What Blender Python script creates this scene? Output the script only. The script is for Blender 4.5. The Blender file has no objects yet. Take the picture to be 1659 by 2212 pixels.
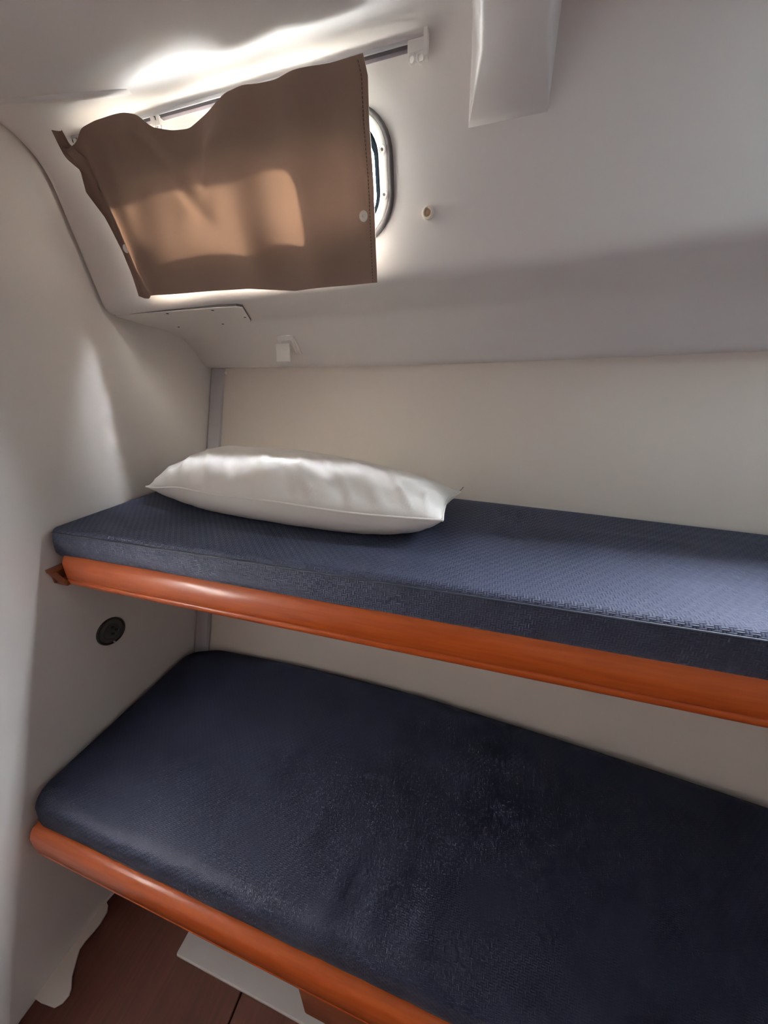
import bpy, bmesh, math, random
from mathutils import Vector, Matrix, noise
random.seed(7)
PI = math.pi
H = 1.38                      # eye height above the cabin sole
scene = bpy.context.scene
C = scene.collection

# ------------------------------------------------------------------ camera
cd = bpy.data.cameras.new('camera'); cam = bpy.data.objects.new('camera', cd); C.objects.link(cam)
cd.sensor_fit = 'HORIZONTAL'; cd.sensor_width = 36.0
cd.lens = 36.0 * 740.0 / 1659.0
cd.clip_start = 0.01
CX = Vector((0.959074, -0.090214, 0.268402)); CY = Vector((0.282637, 0.362447, -0.888115))   # world axes seen in camera space
CZ = Vector((-0.01716, 0.92763, 0.37311))
CX.normalize(); CY = (CY - CX * CX.dot(CY)).normalized(); CZ = CX.cross(CY)
cam.matrix_world = Matrix.Translation((0, 0, H)) @ Matrix((CX, CY, CZ)).to_4x4()
scene.camera = cam

# ------------------------------------------------------------------ world, sun, exposure
SKY = 360.0
w = bpy.data.worlds.new('world'); scene.world = w; w.use_nodes = True
bg = w.node_tree.nodes['Background']
bg.inputs[1].default_value = SKY
_n = w.node_tree.nodes; _l = w.node_tree.links                                   # bright sky over a darker sea
_tc = _n.new('ShaderNodeTexCoord'); _sp = _n.new('ShaderNodeSeparateXYZ'); _l.new(_tc.outputs['Generated'], _sp.inputs[0])
_mr = _n.new('ShaderNodeMapRange'); _mr.inputs[1].default_value = -0.03; _mr.inputs[2].default_value = 0.03; _l.new(_sp.outputs['Z'], _mr.inputs[0])
_mx = _n.new('ShaderNodeMix'); _mx.data_type = 'RGBA'; _l.new(_mr.outputs[0], _mx.inputs[0])
_mx.inputs[6].default_value = (0.11, 0.135, 0.145, 1); _mx.inputs[7].default_value = (0.97, 0.965, 1.0, 1)
_l.new(_mx.outputs[2], bg.inputs[0])
sd = bpy.data.lights.new('sun', 'SUN'); sun = bpy.data.objects.new('sun', sd); C.objects.link(sun)
sd.energy = 1700.0; sd.angle = math.radians(0.6); sd.color = (1.0, 0.95, 0.87)
sun.rotation_euler = Vector((-0.075, -0.035, -0.033)).to_track_quat('-Z', 'Y').to_euler()
sun.location = (2.5, 2.0, 3.0)
vs = scene.view_settings
vs.view_transform = 'Standard'; vs.look = 'None'; vs.exposure = 0.68; vs.gamma = 1.0; vs.use_curve_mapping = False
scene.cycles.diffuse_bounces = 8
scene.cycles.max_bounces = 12
scene.cycles.transparent_max_bounces = 16
scene.cycles.use_denoising = True
scene.cycles.sample_clamp_indirect = 12.0

def portal(name, loc, direction, sx, sy):
    l = bpy.data.lights.new(name, 'AREA'); l.shape = 'RECTANGLE'; l.size = sx; l.size_y = sy
    l.cycles.is_portal = True
    o = bpy.data.objects.new(name, l); C.objects.link(o); o.location = loc
    o.rotation_euler = Vector(direction).to_track_quat('-Z', 'Z').to_euler()
    return o

# ------------------------------------------------------------------ materials
def mat(name, col, rough=0.5, var=0.0, vscale=6.0, bump=0.0, bscale=200.0, coat=0.0, metal=0.0, sheen=0.0, spec=0.5):
    m = bpy.data.materials.new(name); m.use_nodes = True
    nt = m.node_tree; b = nt.nodes['Principled BSDF']
    b.inputs['Base Color'].default_value = (*col, 1); b.inputs['Roughness'].default_value = rough
    b.inputs['Metallic'].default_value = metal; b.inputs['Coat Weight'].default_value = coat
    b.inputs['Coat Roughness'].default_value = 0.15; b.inputs['Specular IOR Level'].default_value = spec
    if sheen:
        b.inputs['Sheen Weight'].default_value = sheen; b.inputs['Sheen Roughness'].default_value = 0.4
        b.inputs['Sheen Tint'].default_value = (0.75, 0.85, 1, 1)
    tc = nt.nodes.new('ShaderNodeTexCoord')
    if var:
        n = nt.nodes.new('ShaderNodeTexNoise'); n.inputs['Scale'].default_value = vscale; n.inputs['Detail'].default_value = 4
        nt.links.new(tc.outputs['Object'], n.inputs['Vector'])
        mx = nt.nodes.new('ShaderNodeMix'); mx.data_type = 'RGBA'
        mx.inputs[6].default_value = (*[c * (1 - var) for c in col], 1)
        mx.inputs[7].default_value = (*[min(1, c * (1 + var)) for c in col], 1)
        nt.links.new(n.outputs['Fac'], mx.inputs[0]); nt.links.new(mx.outputs[2], b.inputs['Base Color'])
    if bump:
        n2 = nt.nodes.new('ShaderNodeTexNoise'); n2.inputs['Scale'].default_value = bscale; n2.inputs['Detail'].default_value = 3
        nt.links.new(tc.outputs['Object'], n2.inputs['Vector'])
        bp = nt.nodes.new('ShaderNodeBump'); bp.inputs['Strength'].default_value = bump; bp.inputs['Distance'].default_value = 0.002
        nt.links.new(n2.outputs['Fac'], bp.inputs['Height']); nt.links.new(bp.outputs['Normal'], b.inputs['Normal'])
    return m

def mat_weave(name, col, hi, cell=0.0078, sheen=0.13, bstr=0.6, spec=0.25):
    """woven upholstery: little blocks of alternating ribs"""
    m = bpy.data.materials.new(name); m.use_nodes = True
    nt = m.node_tree; b = nt.nodes['Principled BSDF']; L = nt.links.new; N = nt.nodes.new
    tc = N('ShaderNodeTexCoord'); sp = N('ShaderNodeSeparateXYZ'); L(tc.outputs['Object'], sp.inputs[0])
    def M(op, a, c=None):
        n = N('ShaderNodeMath'); n.operation = op
        for k, v in ((0, a), (1, c)):
            if v is None: continue
            if isinstance(v, (int, float)): n.inputs[k].default_value = v
            else: L(v, n.inputs[k])
        return n.outputs[0]
    u = M('DIVIDE', sp.outputs['X'], cell)
    v = M('DIVIDE', M('ADD', sp.outputs['Y'], sp.outputs['Z']), cell)
    ch = M('MODULO', M('ABSOLUTE', M('ADD', M('FLOOR', u), M('FLOOR', v))), 2.0)
    su = M('ABSOLUTE', M('SINE', M('MULTIPLY', u, PI * 2)))
    sv = M('ABSOLUTE', M('SINE', M('MULTIPLY', v, PI * 2)))
    hgt = M('ADD', M('MULTIPLY', su, ch), M('MULTIPLY', sv, M('SUBTRACT', 1.0, ch)))
    nz = N('ShaderNodeTexNoise'); nz.inputs['Scale'].default_value = 900; L(tc.outputs['Object'], nz.inputs['Vector'])
    nb = N('ShaderNodeTexNoise'); nb.inputs['Scale'].default_value = 5; L(tc.outputs['Object'], nb.inputs['Vector'])
    fac = M('ADD', M('MULTIPLY', hgt, 0.55), M('MULTIPLY', nb.outputs['Fac'], 0.45))
    mx = N('ShaderNodeMix'); mx.data_type = 'RGBA'; L(fac, mx.inputs[0])
    mx.inputs[6].default_value = (*col, 1); mx.inputs[7].default_value = (*hi, 1)
    L(mx.outputs[2], b.inputs['Base Color'])
    bp = N('ShaderNodeBump'); bp.inputs['Strength'].default_value = bstr; bp.inputs['Distance'].default_value = 0.0012
    L(M('ADD', hgt, M('MULTIPLY', nz.outputs['Fac'], 0.5)), bp.inputs['Height']); L(bp.outputs['Normal'], b.inputs['Normal'])
    b.inputs['Roughness'].default_value = 0.62; b.inputs['Sheen Weight'].default_value = sheen
    b.inputs['Sheen Tint'].default_value = (0.6, 0.75, 1, 1); b.inputs['Sheen Roughness'].default_value = 0.45
    b.inputs['Specular IOR Level'].default_value = spec
    return m

def mat_wood(name, dark, light, rough=0.28, coat=0.5, scale=(3, 40, 40)):
    m = bpy.data.materials.new(name); m.use_nodes = True
    nt = m.node_tree; b = nt.nodes['Principled BSDF']; L = nt.links.new; N = nt.nodes.new
    tc = N('ShaderNodeTexCoord'); mp = N('ShaderNodeMapping'); mp.inputs['Scale'].default_value = scale
    L(tc.outputs['Object'], mp.inputs['Vector'])
    n = N('ShaderNodeTexNoise'); n.inputs['Scale'].default_value = 3.0; n.inputs['Detail'].default_value = 6
    L(mp.outputs['Vector'], n.inputs['Vector'])
    r = N('ShaderNodeValToRGB'); r.color_ramp.elements[0].position = 0.3; r.color_ramp.elements[1].position = 0.72
    r.color_ramp.elements[0].color = (*dark, 1); r.color_ramp.elements[1].color = (*light, 1)
    L(n.outputs['Fac'], r.inputs[0]); L(r.outputs[0], b.inputs['Base Color'])
    b.inputs['Roughness'].default_value = rough; b.inputs['Coat Weight'].default_value = coat; b.inputs['Coat Roughness'].default_value = 0.18
    return m

def mat_cloth_translucent(name, col, tcol, fac):
    m = bpy.data.materials.new(name); m.use_nodes = True
    nt = m.node_tree; L = nt.links.new; N = nt.nodes.new
    b = nt.nodes['Principled BSDF']; out = nt.nodes['Material Output']
    b.inputs['Roughness'].default_value = 0.85; b.inputs['Base Color'].default_value = (*col, 1)
    b.inputs['Specular IOR Level'].default_value = 0.2
    t = N('ShaderNodeBsdfTranslucent'); t.inputs['Color'].default_value = (*tcol, 1)
    tc = N('ShaderNodeTexCoord'); n = N('ShaderNodeTexNoise'); n.inputs['Scale'].default_value = 700
    L(tc.outputs['Object'], n.inputs['Vector'])
    bp = N('ShaderNodeBump'); bp.inputs['Strength'].default_value = 0.25; bp.inputs['Distance'].default_value = 0.0006
    L(n.outputs['Fac'], bp.inputs['Height']); L(bp.outputs['Normal'], b.inputs['Normal'])
    mx = N('ShaderNodeMixShader'); mx.inputs[0].default_value = fac
    L(b.outputs[0], mx.inputs[1]); L(t.outputs[0], mx.inputs[2]); L(mx.outputs[0], out.inputs['Surface'])
    return m

def mat_glass(name, tint=(0.90, 0.94, 0.96)):
    m = bpy.data.materials.new(name); m.use_nodes = True
    nt = m.node_tree; L = nt.links.new; N = nt.nodes.new
    nt.nodes.remove(nt.nodes['Principled BSDF']); out = nt.nodes['Material Output']
    t = N('ShaderNodeBsdfTransparent'); t.inputs['Color'].default_value = (*tint, 1)
    g = N('ShaderNodeBsdfGlossy'); g.inputs['Roughness'].default_value = 0.03
    mx = N('ShaderNodeMixShader'); mx.inputs[0].default_value = 0.05; L(t.outputs[0], mx.inputs[1]); L(g.outputs[0], mx.inputs[2])
    L(mx.outputs[0], out.inputs['Surface'])
    return m

M_liner = mat('gelcoat', (0.775, 0.75, 0.73), 0.38, var=0.025, vscale=3, bump=0.03, bscale=60)
M_bulk = mat('bulkhead_paint', (0.775, 0.735, 0.70), 0.36, var=0.03, vscale=2.5, bump=0.04, bscale=400)
M_panel = mat('hull_panel', (0.80, 0.735, 0.665), 0.5, var=0.03, vscale=3, bump=0.06, bscale=500)
M_dim_wall = mat('bounce_cutting_grey', (0.26, 0.25, 0.235), 0.8, var=0.05, vscale=30)  # invented grey for unseen walls, kept dark to absorb bounce light
M_white = mat('white_plastic', (0.82, 0.80, 0.77), 0.35)
M_cream = mat('cream_plastic', (0.80, 0.74, 0.64), 0.35)
M_grey = mat('grey_trim', (0.52, 0.52, 0.55), 0.4)
M_rim = mat('grey_rim', (0.11, 0.10, 0.10), 0.5, spec=0.25)
M_gasket = mat('dark_gasket', (0.0007, 0.0009, 0.0012), 0.9, spec=0.0)
M_dark = mat('dark_metal', (0.035, 0.034, 0.034), 0.28, metal=0.5)
M_hole = mat('dark_hole', (0.02, 0.018, 0.018), 0.8)
M_alu = mat('aluminium', (0.60, 0.59, 0.58), 0.35, metal=0.6)
M_slot = mat('dark_slot', (0.05, 0.04, 0.05), 0.5)
M_glass = mat_glass('pane_glass')
M_hatch_dim = mat_glass('dimmed_hatch_glass', (0.015, 0.015, 0.016))  # pane tint of the added hatch, set very dark to limit its light
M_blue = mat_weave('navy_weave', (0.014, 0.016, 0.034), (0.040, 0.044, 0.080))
M_navy_shaded = mat_weave('shaded_navy_weave', (0.005, 0.006, 0.014), (0.010, 0.011, 0.024), cell=0.006, sheen=0.03, bstr=0.25, spec=0.12)  # navy weave with the shade under the upper bunk put into its colour
M_pipe = mat('navy_piping', (0.015, 0.018, 0.035), 0.6)
M_wood = mat_wood('orange_varnished_wood', (0.52, 0.092, 0.013), (0.64, 0.135, 0.022), rough=0.34, coat=0.3)
M_woodd = mat_wood('red_brown_wood', (0.26, 0.075, 0.03), (0.34, 0.11, 0.045), rough=0.4, coat=0.2)
M_ply = mat_wood('plywood_board', (0.30, 0.17, 0.09), (0.38, 0.23, 0.13), rough=0.6, coat=0.0)
M_sole = mat_wood('cabin_sole', (0.065, 0.011, 0.004), (0.10, 0.019, 0.007), rough=0.7, coat=0.0, scale=(40, 3, 40))
M_pillow = mat('pillow_cotton', (0.80, 0.765, 0.72), 0.85, var=0.03, vscale=20, bump=0.25, bscale=90, spec=0.15)
M_pseam = mat('pillow_piping', (0.80, 0.76, 0.71), 0.8, spec=0.15)
M_curtain = mat_cloth_translucent('brown_curtain', (0.235, 0.158, 0.125), (0.062, 0.040, 0.029), 0.15)
M_lining = mat_cloth_translucent('pale_lining', (0.46, 0.40, 0.34), (0.50, 0.42, 0.34), 0.13)
M_stitch = mat('brown_thread', (0.06, 0.035, 0.025), 0.8)

# ------------------------------------------------------------------ mesh helpers
def link(name, me, m, parent=None, smooth=False):
    o = bpy.data.objects.new(name, me); C.objects.link(o)
    if m: me.materials.append(m)
    if parent: o.parent = parent
    if smooth:
        for p in me.polygons: p.use_smooth = True
    return o

def pyd(name, v, f, m, parent=None, smooth=False):
    me = bpy.data.meshes.new(name); me.from_pydata([tuple(a) for a in v], [], f); me.update()
    return link(name, me, m, parent, smooth)

def frombm(name, bm, m, parent=None, smooth=False):
    bmesh.ops.recalc_face_normals(bm, faces=bm.faces)
    me = bpy.data.meshes.new(name); bm.to_mesh(me); bm.free()
    return link(name, me, m, parent, smooth)

def autosmooth(o, deg=35):
    me = o.data
    for p in me.polygons: p.use_smooth = True
    bm = bmesh.new(); bm.from_mesh(me)
    for e in bm.edges:
        if len(e.link_faces) == 2 and e.calc_face_angle(0) > math.radians(deg): e.smooth = False
    bm.to_mesh(me); bm.free()
    return o

def box(name, lo, hi, m, parent=None, bev=0.0, seg=2):
    bm = bmesh.new(); bmesh.ops.create_cube(bm, size=1)
    for v in bm.verts:
        v.co = Vector([lo[i] + (v.co[i] + .5) * (hi[i] - lo[i]) for i in range(3)])
    if bev: bmesh.ops.bevel(bm, geom=list(bm.edges), offset=bev, segments=seg, affect='EDGES', profile=0.6)
    return autosmooth(frombm(name, bm, m, parent))

def prism(name, pts, ext, m, parent=None, bev=0.0):
    """polygon pts (3D, planar) pushed along vector ext"""
    bm = bmesh.new(); a = [bm.verts.new(p) for p in pts]; b = [bm.verts.new(Vector(p) + Vector(ext)) for p in pts]
    n = len(pts); bm.faces.new(a); bm.faces.new(b[::-1])
    for i in range(n): bm.faces.new((a[i], a[(i + 1) % n], b[(i + 1) % n], b[i]))
    if bev: bmesh.ops.bevel(bm, geom=list(bm.edges), offset=bev, segments=2, affect='EDGES', profile=0.6)
    return autosmooth(frombm(name, bm, m, parent))

def loft(name, rings, m, parent=None, closed=True, cap0=False, cap1=False, smooth=True, deg=40):
    n = len(rings[0]); v = [p for r in rings for p in r]; f = []
    for i in range(len(rings) - 1):
        for j in range(n if closed else n - 1):
            k = (j + 1) % n
            f.append((i * n + j, i * n + k, (i + 1) * n + k, (i + 1) * n + j))
    if cap0: f.append(tuple(range(n - 1, -1, -1)))
    if cap1: f.append(tuple((len(rings) - 1) * n + j for j in range(n)))
    bm = bmesh.new(); bv = [bm.verts.new(p) for p in v]
    for q in f:
        try: bm.faces.new([bv[i] for i in q])
        except ValueError: pass
    bmesh.ops.remove_doubles(bm, verts=bm.verts, dist=1e-6)
    o = frombm(name, bm, m, parent)
    return autosmooth(o, deg) if smooth else o

def tube(name, pts, r, m, parent=None, seg=8, caps=True):
    pts = [Vector(p) for p in pts]; rings = []
    for i, p in enumerate(pts):
        t = (pts[min(i + 1, len(pts) - 1)] - pts[max(i - 1, 0)]).normalized()
        up = Vector((0, 0, 1)) if abs(t.z) < 0.9 else Vector((0, 1, 0))
        a = t.cross(up).normalized(); b = a.cross(t)
        rings.append([p + a * r * math.cos(2 * PI * k / seg) + b * r * math.sin(2 * PI * k / seg) for k in range(seg)])
    return loft(name, rings, m, parent, True, caps, caps)

def lathe(name, prof, loc, axis, m, parent=None, seg=24):
    """prof: (radius, height) pairs turned about axis"""
    q = Vector(axis).to_track_quat('Z', 'Y'); rings = []
    for r, h in prof:
        rings.append([Vector(loc) + q @ Vector((max(r, 1e-5) * math.cos(2 * PI * k / seg), max(r, 1e-5) * math.sin(2 * PI * k / seg), h)) for k in range(seg)])
    return loft(name, rings, m, parent, True, True, True)

def empty(name, loc=(0, 0, 0)):
    o = bpy.data.objects.new(name, None); o.empty_display_size = 0.05; C.objects.link(o); o.location = loc; return o

def reparent(parent, *objs):
    """parts keep their world place under an Empty standing at the base"""
    for o in objs:
        o.parent = parent; o.matrix_parent_inverse = Matrix.Translation(parent.location).inverted()

def subpart(parent, *objs):
    """pieces of a part: the part already sits at the world origin frame"""
    for o in objs: o.parent = parent; o.matrix_parent_inverse = Matrix.Identity(4)

def tag(o, label, cat, group=None):
    o['label'] = label; o['category'] = cat
    if group: o['group'] = group
    return o

def struct(o, label=None, cat=None):
    o['kind'] = 'structure'
    if label: o['label'] = label
    if cat: o['category'] = cat
    return o

def lerp(a, b, t): return a + (b - a) * t
def interp(x, xs, ys):
    if x <= xs[0]: return ys[0]
    for i in range(len(xs) - 1):
        if x <= xs[i + 1]:
            return lerp(ys[i], ys[i + 1], (x - xs[i]) / (xs[i + 1] - xs[i]))
    return ys[-1]
def smooth(t): t = max(0, min(1, t)); return t * t * (3 - 2 * t)

# ------------------------------------------------------------------ the shape of the cabin (z above the sole)
XB, XR, YF = -0.92, 1.5, -2.2
def side_y(z): return 0.7422 - 0.17 * (z - H)            # cabin side leans inboard towards the top
SN = Vector((0, -1, -0.17)).normalized()                  # its inward normal
def on_side(x, z, off=0.0): return Vector((x, side_y(z), z)) + SN * off
def hull_k(x): return 0.24 + 0.13 * (min(1.0, -x / 0.92) ** 1.5) if x < 0 else 0.24 - 0.046 * x
def hull_y(x, z):
    t = min(x, 0.72) + 0.064
    return 0.869 - 0.0989 * t - 0.0282 * t * t + hull_k(x) * (z - H + 0.30)
XS = [XB + (XR - XB) * i / 40 for i in range(41)]

# ---- sole, with boards laid athwart
floor = struct(pyd('floor', [(XB, YF, -0.012), (XR, YF, -0.012), (XR, 0.75, -0.012), (XB, 0.75, -0.012)], [(0, 1, 2, 3)], M_hole),
               'dark red-brown boarded cabin sole under the bunks', 'floor')
edges = [XB, -0.448, -0.03, 0.39, 0.81, 1.16, XR]
for i in range(len(edges) - 1):
    box('plank', (edges[i] + 0.0015, YF, -0.012), (edges[i + 1] - 0.0015, 0.75, 0.0), M_sole, floor, 0.0015, 1)

# ---- bulkhead on the left
wall_left = struct(box('wall_left', (XB - 0.03, YF, -0.012), (XB, 1.15, 2.1), M_bulk), 'off-white painted bulkhead at the head of the bunks', 'wall')
struct(box('wall_right', (XR, YF, -0.012), (XR + 0.03, 0.86, 2.1), M_dim_wall), 'unseen grey bulkhead at the foot of the bunks, darkened to cut bounce light', 'wall')
# ---- inboard partition with a closed door
struct(box('wall_front', (XB, YF - 0.03, -0.012), (XR, YF, 2.1), M_dim_wall), 'unseen grey partition opposite the bunks, darkened to cut bounce light', 'wall')
d1 = empty('door_1', (0.0, YF, 0.0))
dp = [box('leaf', (-0.32, YF, 0.02), (0.32, YF + 0.02, 1.75), M_wood, None, 0.003),
      box('jamb', (-0.36, YF, 0.0), (-0.322, YF + 0.03, 1.79), M_wood, None, 0.003), box('jamb', (0.322, YF, 0.0), (0.36, YF + 0.03, 1.79), M_wood, None, 0.003),
      box('head', (-0.36, YF, 1.752), (0.36, YF + 0.03, 1.79), M_wood, None, 0.003),
      lathe('knob', [(0.02, 0), (0.02, 0.004), (0.008, 0.008), (0.008, 0.03), (0.02, 0.038), (0.02, 0.05), (0, 0.055)], (0.26, YF + 0.02, 0.95), (0, 1, 0), M_alu)]
reparent(d1, *dp)
struct(d1, 'orange varnished wooden cabin door', 'door')

# ---- hull lining panel behind the bunks
rings = []
for x in XS:
    rings.append([Vector((x, hull_y(x, z), z)) for z in [(H + 0.055) * k / 12 for k in range(13)]])
wb = loft('wall_back', rings, M_panel, closed=False)
struct(wb, 'cream lining panel of the hull side behind both bunks', 'wall')

# ---- windows: rounded holes cut in the cabin side
def rrect(cx, cz, wd, ht, r, n=10):
    pts = []
    for sx, sz, a0 in ((1, 1, 0), (-1, 1, PI / 2), (-1, -1, PI), (1, -1, 3 * PI / 2)):
        for k in range(n + 1):
            a = a0 + PI / 2 * k / n
            pts.append((cx + sx * (wd / 2 - r) + r * math.cos(a), cz + sz * (ht / 2 - r) + r * math.sin(a)))
    return pts
WZ = H + 0.300
WIN = [(-0.442, WZ, 0.520, 0.168), (0.70, WZ, 0.580, 0.168)]
def fr(x): return lerp(0.075, 0.022, smooth((x - XB) / 0.20))        # radius where deckhead turns into the side
KZ = H + 0.434                                                        # height of that corner
def top_z(x): return KZ - fr(x)
def Z0(x): return H + interp(x, [XB, -0.2, 0.07, 0.35, 1.5], [0.147, 0.159, 0.164, 0.174, 0.195])
def BOT(x): return Z0(x) + 0.022
XL = XB + 0.022
HX0, HX1, HY0, HY1 = 0.55, 1.05, -0.70, -0.20                         # overhead hatch, out of view, added for fill light
xs2 = sorted(set([XL + 0.2 * k / 12 for k in range(13)] + [x for x in XS if x > XL + 0.21] + [HX0, HX1]))
bm = bmesh.new()
outer = [(x, BOT(x)) for x in xs2] + [(x, top_z(x)) for x in reversed(xs2)]
loops = [outer] + [rrect(c[0], c[1], c[2] - 0.03, c[3] - 0.03, 0.058) for c in WIN]
eds = []
for lp in loops:
    vv = [bm.verts.new(on_side(x, z)) for x, z in lp]
    eds += [bm.edges.new((vv[i], vv[(i + 1) % len(vv)])) for i in range(len(vv))]
bmesh.ops.triangle_fill(bm, use_beauty=True, edges=eds, normal=SN)
ret = bmesh.ops.extrude_face_region(bm, geom=list(bm.faces))          # skin thickness outward
for v in ret['geom']:
    if isinstance(v, bmesh.types.BMVert): v.co -= SN * 0.02
ws = frombm('wall_outboard', bm, M_liner)
struct(autosmooth(ws, 30), 'white moulded cabin side with the portlights', 'wall')

# ---- deckhead: corner radius then flat with a little camber
def deck_z(y): return KZ + 0.10 * (side_y(KZ) - y) - 0.02 * max(0, (side_y(KZ) - y)) ** 2
def deck_profile(x):
    r = fr(x); yk = side_y(KZ)
    A = on_side(x, top_z(x)); B = Vector((x, yk - r, deck_z(yk - r))); K = Vector((x, yk, KZ))
    pts = [A * (1 - t) ** 2 + K * 2 * t * (1 - t) + B * t * t for t in [k / 10 for k in range(11)]]
    return pts, B.y
ys2 = [0.56, 0.48, 0.40, 0.30, 0.15, 0.0, HY1, -0.32, -0.45, -0.58, HY0, -0.85, -1.3, -1.8, YF]
bm = bmesh.new(); grid = []
for x in xs2:
    pr, yb = deck_profile(max(x, XL))
    row = [Vector((x, p.y, p.z)) for p in pr] + [Vector((x, y, deck_z(y))) for y in ys2]
    grid.append([bm.verts.new(p) for p in row])
for i in range(len(xs2) - 1):
    for j in range(len(grid[0]) - 1):
        f = (grid[i][j], grid[i][j + 1], grid[i + 1][j + 1], grid[i + 1][j])
        cxm = (xs2[i] + xs2[i + 1]) / 2; cym = (f[0].co.y + f[1].co.y) / 2
        if HX0 < cxm < HX1 and HY0 < cym < HY1: continue
        bm.faces.new(f)
cl = frombm('ceiling', bm, M_liner)
struct(autosmooth(cl, 50), 'white moulded deckhead curving down to the cabin side', 'ceiling')
portal('fill_hatch_portal', ((HX0 + HX1) / 2, (HY0 + HY1) / 2, deck_z(-0.45) + 0.03), (0, 0, -1), 0.5, 0.5)
# coaming and dark pane of the added fill hatch
hz = deck_z(-0.45)
hat = empty('window_3', ((HX0 + HX1) / 2, (HY0 + HY1) / 2, hz))
prt = [box('frame_bar', (HX0 - 0.03, HY0 - 0.03, hz - 0.015), (HX1 + 0.03, HY0, hz + 0.05), M_alu, None, 0.004),
       box('frame_bar', (HX0 - 0.03, HY1, hz - 0.02), (HX1 + 0.03, HY1 + 0.03, hz + 0.05), M_alu, None, 0.004),
       box('frame_bar', (HX0 - 0.03, HY0, hz - 0.02), (HX0, HY1, hz + 0.05), M_alu, None, 0.004),
       box('frame_bar', (HX1, HY0, hz - 0.02), (HX1 + 0.03, HY1, hz + 0.05), M_alu, None, 0.004),
       box('pane', (HX0, HY0, hz + 0.035), (HX1, HY1, hz + 0.043), M_hatch_dim, None)]
reparent(hat, *prt)
struct(hat, 'unseen square hatch overhead, added for fill light through a darkened pane', 'window')

# ---- side deck soffit: radius, flat shelf, then the ledge down to the hull
def shelf_profile(x):
    yc = interp(x, [XB, -0.5, 0, 0.5, 1.5], [0.880, 0.872, 0.830, 0.795, 0.765])
    zc = H + interp(x, [XB, -0.6, -0.1, 0.5, 1.5], [0.128, 0.133, 0.1295, 0.120, 0.118])
    yb = hull_y(x, H + 0.03) - 0.032
    zb = H + interp(x, [XB, -0.3, 0.1, 0.5, 1.5], [0.031, 0.022, 0.024, 0.030, 0.032])
    z0 = Z0(x)
    y0 = side_y(z0)
    P = []
    A = on_side(x, BOT(x)); K = Vector((x, y0, z0)); B = Vector((x, y0 + 0.016, lerp(z0, zc, 0.016 / (yc - y0))))
    for k in range(9):
        t = k / 8; P.append(A * (1 - t) ** 2 + K * 2 * t * (1 - t) + B * t * t)
    def bez(a, b, c, n, skip=True):
        for k in range(1 if skip else 0, n + 1):
            t = k / n; P.append(a * (1 - t) ** 2 + b * 2 * t * (1 - t) + c * t * t)
    Cc = Vector((x, yc, zc)); Bt = Vector((x, yb, zb))
    # ledge bulges near the bulkhead
    bl = smooth((-0.55 - x) / 0.37)
    mid = Cc.lerp(Bt, 0.5) + Vector((0, 0.012, 0.030)) * bl
    d1 = (B - Cc).normalized(); d2 = (mid - Cc).normalized()
    p1 = Cc + d1 * 0.018; p2 = Cc + d2 * 0.018
    P.append(B.lerp(p1, 0.5)); P.append(p1); bez(p1, Cc, p2, 6)
    P.append(p2.lerp(mid, 0.6)) 
    q = Bt + (mid - Bt).normalized() * 0.016
    bez(p2.lerp(mid, 0.6), mid, q, 6)
    bez(q, Bt, Bt + Vector((0, 0.016, -0.001)), 5)
    P.append(Vector((x, hull_y(x, zb) + 0.012, zb - 0.0015)))
    return P
rings = [shelf_profile(x) for x in xs2]
sf = loft('trim_2', rings, M_liner, closed=False, deg=60)
struct(sf, 'white soffit of the side deck with a ledge above the hull panel', 'trim')

# rounded end of the whole liner, leaving a shadow gap at the bulkhead that closes towards the ledge
prof = [Vector((XL, y, deck_z(y))) for y in reversed(ys2)] + list(reversed(deck_profile(XL)[0])) + [on_side(XL, lerp(top_z(XL), BOT(XL), k / 8)) for k in range(1, 8)] + shelf_profile(XL)
rings = [[] for _ in range(10)]
for i, p in enumerate(prof):
    t = (prof[min(i + 1, len(prof) - 1)] - prof[max(i - 1, 0)]).normalized()
    n = Vector((0, t.z, -t.y))                                        # into the cabin
    dep = 0.020 * (1 - 0.93 * smooth((p.y - 0.735) / 0.05)) if p.z < H + 0.2 else 0.020
    for k in range(9):
        a = PI / 2 * k / 8
        rings[k].append(Vector((XL - 0.020 * math.sin(a), p.y, p.z)) - n * dep * (1 - math.cos(a)))
    rings[9].append(Vector((XB - 0.006, p.y, p.z)) - n * dep)
struct(loft('trim_1', rings, M_liner, closed=False, deg=60), 'rounded edge of the moulded liner against the bulkhead', 'trim')

# ---- grey cover strip down the corner
rings = []
for k in range(13):
    z = lerp(0.3, H + 0.026, k / 12)
    y = hull_y(XB, z)
    rings.append([Vector((XB + 0.004, y - 0.001, z)), Vector((XB + 0.004, y - 0.011, z)), Vector((XB + 0.007, y - 0.0135, z)),
                  Vector((XB + 0.050, y - 0.0165, z)), Vector((XB + 0.054, y - 0.015, z)), Vector((XB + 0.055, y - 0.002, z))])
ts = loft('trim_3', rings, M_grey, closed=True, cap0=True, cap1=True, deg=25)
struct(ts, 'pale grey cover strip running down the corner behind the pillow', 'trim')
zz = H + 0.012
lathe('screw', [(0.0055, 0), (0.0055, 0.002), (0.0035, 0.004), (0, 0.0045)], (XB + 0.060, hull_y(XB + 0.060, zz) - 0.001, zz), (0, -1, 0), M_white, ts, 16)

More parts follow.
